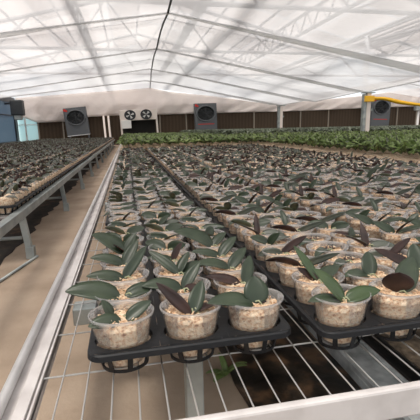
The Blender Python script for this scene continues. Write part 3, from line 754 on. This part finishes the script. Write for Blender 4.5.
# trays
def tray_objs():
    bm = bmesh.new(); W = 3 * PX; Lh = 5 * PY; n = 24; zt = 0; zl = -.016
    mx, my = .004, .004
    for i in range(3):
        for j in range(5):
            cx = (i - 1) * PX; cy = j * PY
            hx, hy = PX / 2, PY / 2; inner = []; outer = []; low = []
            for k in range(n):
                a = 2 * PI * (k + .5) / n; c, s = math.cos(a), math.sin(a)
                q = min(hx / abs(c), hy / abs(s)); ox, oy = c * q, s * q
                # rounded outer corners of the tray
                gx, gy = max(-.2045, min(.2045, cx + ox)), cy + oy
                outer.append(bm.verts.new((gx, gy, zt))); inner.append(bm.verts.new((cx + .0600 * c, cy + .0600 * RYS * s, zt))); low.append(bm.verts.new((cx + .0588 * c, cy + .0588 * RYS * s, -.012)))
            for k in range(n):
                m = (k + 1) % n
                bm.faces.new((outer[k], outer[m], inner[m], inner[k])); f = bm.faces.new((inner[k], inner[m], low[m], low[k])); f.smooth = True
    # border with rounded corners + skirt
    x0, x1, y0, y1 = -.2045, .2045, -.5 * PY, 4.5 * PY; rr = .03; 
    def loop(g, z, rad):
        out = []
        for (cx, cy, a0) in ((x1 + g - rad, y1 + g - rad, 0), (x0 - g + rad, y1 + g - rad, 90), (x0 - g + rad, y0 - g + rad, 180), (x1 + g - rad, y0 - g + rad, 270)):
            for k in range(7):
                a = D2(a0 + 15 * k); out.append(bm.verts.new((cx + rad * math.cos(a), cy + rad * math.sin(a), z)))
        return out
    L1 = loop(.0, -.0005, .004); L2 = loop(.006, -.0005, .03); L3 = loop(.009, -.003, .032); L4 = loop(.010, -.014, .032); L5 = loop(.007, -.014, .03); L6 = loop(.005, -.003, .028)
    for A, B in ((L1, L2), (L2, L3), (L3, L4), (L4, L5), (L5, L6)):
        for k in range(28):
            m = (k + 1) % 28; f = bm.faces.new((A[k], A[m], B[m], B[k]))
    fixn(bm); deck = mk(bm, 'deck', [M['tray']])
    bm = bmesh.new(); n = 24
    def ring(r0, r1, z0, z1):
        lathe(bm, [(r0, z0), (r1, z0), (r1, z1), (r0, z1)], n, 1, RYS, close=True)
    ring(.0585, .0605, -.016, -.008); ring(.0445, .0485, -.0595, -.0535)
    for k in range(8):
        a = 2 * PI * (k + .25) / 8; c, s = math.cos(a), math.sin(a); tx, ty = -s, c; h = .0055
        vs = []
        for (r_, z) in ((.0605, -.012), (.0485, -.0565)):
            for (o_, rr_) in ((-h, 0), (h, 0), (h, -.002), (-h, -.002)):
                vs.append(bm.verts.new(((r_ + rr_) * c + tx * o_, RYS * ((r_ + rr_) * s + ty * o_), z)))
        for k2 in range(4): bm.faces.new((vs[k2], vs[(k2 + 1) % 4], vs[4 + (k2 + 1) % 4], vs[4 + k2]))
    fixn(bm)
    for f in bm.faces: f.smooth = False
    return deck, mk(bm, 'cup', [M['tray']])
DECK, CUP = tray_objs()
def tray(x, y, z, label, cups=True, group=None):
    t = thing('pot_tray', label, 'tray', (x, y, z), 0, group)
    obj('deck', DECK, None, t)
    for j in range(5):
        for i in range(3):
            if cups or (j == 0) or (i == 2): obj('cup_basket', CUP, None, t, loc=((i - 1) * PX, j * PY, 0))
    return t
nt_ = 0
for c, xc in enumerate(trc):
    for tr in range(14):
        y = ROW0 + tr * TP + (-.03 if c else 0)
        if y + .2 > 8.2: continue
        lab = 'black plastic pot tray, %s tray from the front in the %s column' % (ordn[tr], colw[c])
        tray(xc - (.024 if (c == 0 and tr >= 2) else 0), y, DZ, lab, tr < 2, 'black trays on the near bench')
lc = ['rail-side', 'second', 'third', 'fourth', 'fifth', 'sixth', 'seventh']
TL = []
for c, xc in enumerate(ltr):
    for tr in range(34):
        y = LY0 + tr * TP
        if y > 20.6: continue
        if proj(xc, y + .5, DZ)[0] < -20 and proj(xc + .2, y + .5, DZ)[0] < -20: continue
        TL.append((y, c, tr, xc))
TL.sort()
zl = LB + .003 + (DZ - ZB)
for k, (y, c, tr, xc) in enumerate(TL[:215]):
    t = thing('pot_tray', 'black pot tray on the left bench, %s tray along, %s column' % (ordn[tr], lc[c]), 'tray', (xc, y, zl), 0, 'black trays on the left bench')
    obj('deck', DECK, None, t)
    if c == 0 and tr < 10:
        for j in range(5): obj('cup_basket', CUP, None, t, loc=(PX, j * PY, 0))
        if tr == 0:
            for i in (-1, 0): obj('cup_basket', CUP, None, t, loc=(i * PX, 0, 0))
    elif tr == 0 and c < 4:
        for i in (-1, 0, 1): obj('cup_basket', CUP, None, t, loc=(i * PX, 0, 0))
if TL[215:]:
    me = DECK; T = ([tuple(v.co) for v in me.vertices], [list(p.vertices) for p in me.polygons], [0] * len(me.polygons))
    merged('pot_tray_field', [T], [(xc, y, zl, 0, 1, 0) for (y, c, tr, xc) in TL[215:]], [M['tray']], label='the remaining black trays far back on the left bench', cat='trays', kind='stuff')

# mature plants
def mature_temp(seed, tone, h, W=.075, n=8, lift=.06):
    r = random.Random(seed); VV = []; FF = []; MI = []
    def addpot():
        nn = 8; o = len(VV)
        for r_, z in ((.05, 0), (.07, .12)):
            for k in range(nn): VV.append((r_ * math.cos(2 * PI * k / nn), r_ * math.sin(2 * PI * k / nn), z))
        for k in range(nn): FF.append([o + k, o + (k + 1) % nn, o + nn + (k + 1) % nn, o + nn + k]); MI.append(0)
        VV.append((0, 0, .11)); c = len(VV) - 1
        for k in range(nn): FF.append([o + nn + k, o + nn + (k + 1) % nn, c]); MI.append(0)
    addpot(); a0 = r.uniform(0, 2 * PI)
    for k in range(n):
        v, F, fl = leaf_arrays(a0 + k * PI + r.gauss(0, .5), D2(r.uniform(28, 72)), h * r.uniform(.75, 1.15), W * r.uniform(.8, 1.2), r.uniform(.3, 1.3), r.uniform(-.4, .4), 4, 2)
        o = len(VV); VV += [(q.x, q.y, q.z + lift + r.uniform(0, .04)) for q in v]
        for f, g in zip(F, fl): FF.append([i + o for i in f[::-1]]); MI.append(1 if g == 0 else 2)
    return VV, FF, MI
MT = [mature_temp(600 + s, 0, .17, .062) for s in range(10)]
GT = [mature_temp(700 + s, 0, .24, .07, 8, .13) for s in range(10)]
mp = []
def field(x0, x1, y0, y1, dx=.19, dy=.155):
    x = x0
    while x < x1:
        y = y0
        while y < y1:
            px, py, d = proj(x, y, .55)
            if -20 < px < 445 and not (abs(x - 7.5) < .35 and (abs(y - 11.5) < .4 or abs(y - 18.5) < .4)): mp.append((d, x + random.uniform(-.02, .02), y + random.uniform(-.02, .02)))
            y += dy
        x += dx
field(-.08, 2.8, 8.35, 20.8); field(2.97, 7.2, 2.4, 21.2); field(8.1, 12.9, 8.1, 21.2); field(13.6, 18.4, 14.1, 21.2)
mp.sort()
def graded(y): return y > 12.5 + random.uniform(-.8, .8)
# nearest 300 as individuals
nearm = mp[:300]
def temp_mesh(T, mats):
    V, F, I = T; me = bpy.data.meshes.new('mature_orchid'); me.from_pydata(V, [], F)
    for m in mats: me.materials.append(m)
    me.polygons.foreach_set('material_index', I); me.update(); return me
mm_ = [M['bark'], M['mleaf'], M['undg']]; gm_ = [M['bark'], M['gleaf'], M['undg']]
MMs = [temp_mesh(T, mm_) for T in MT]
for d, x, y in nearm:
    k = random.randrange(10)
    o = obj('mature_orchid', MMs[k], None, label='leafy green mature orchid among the nearest rows of the green bench on the right', cat='orchid', group='nearest mature orchids on the green bench', loc=(x, y, MZ)); o.rotation_euler = (0, 0, random.uniform(0, 6.28))
pa = []; pb = []
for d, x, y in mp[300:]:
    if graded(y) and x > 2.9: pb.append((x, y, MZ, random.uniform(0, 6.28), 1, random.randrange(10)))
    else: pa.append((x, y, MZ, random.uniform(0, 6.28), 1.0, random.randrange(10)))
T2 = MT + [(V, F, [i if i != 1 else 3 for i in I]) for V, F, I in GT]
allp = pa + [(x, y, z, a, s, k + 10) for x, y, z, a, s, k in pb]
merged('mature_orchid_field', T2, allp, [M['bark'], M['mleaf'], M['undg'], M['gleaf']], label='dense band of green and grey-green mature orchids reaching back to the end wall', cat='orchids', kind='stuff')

# weed growing through the mesh from below
t = thing('weed', 'small bright green weed on the floor under the front tray', 'weed', (.27, 1.10, 0))
r = random.Random(5)
for k in range(7):
    sp = dict(az=r.uniform(0, 6.28), el=D2(r.uniform(25, 75)), L=r.uniform(.05, .09), W=.022, droop=1.2, roll=0)
    me = leaf_mesh(sp, [M['weed'] if 'weed' in M else M['mleaf'], M['mleaf']]); o = obj('leaf', me, None, t); o.location = (0, 0, -BZ + .0)
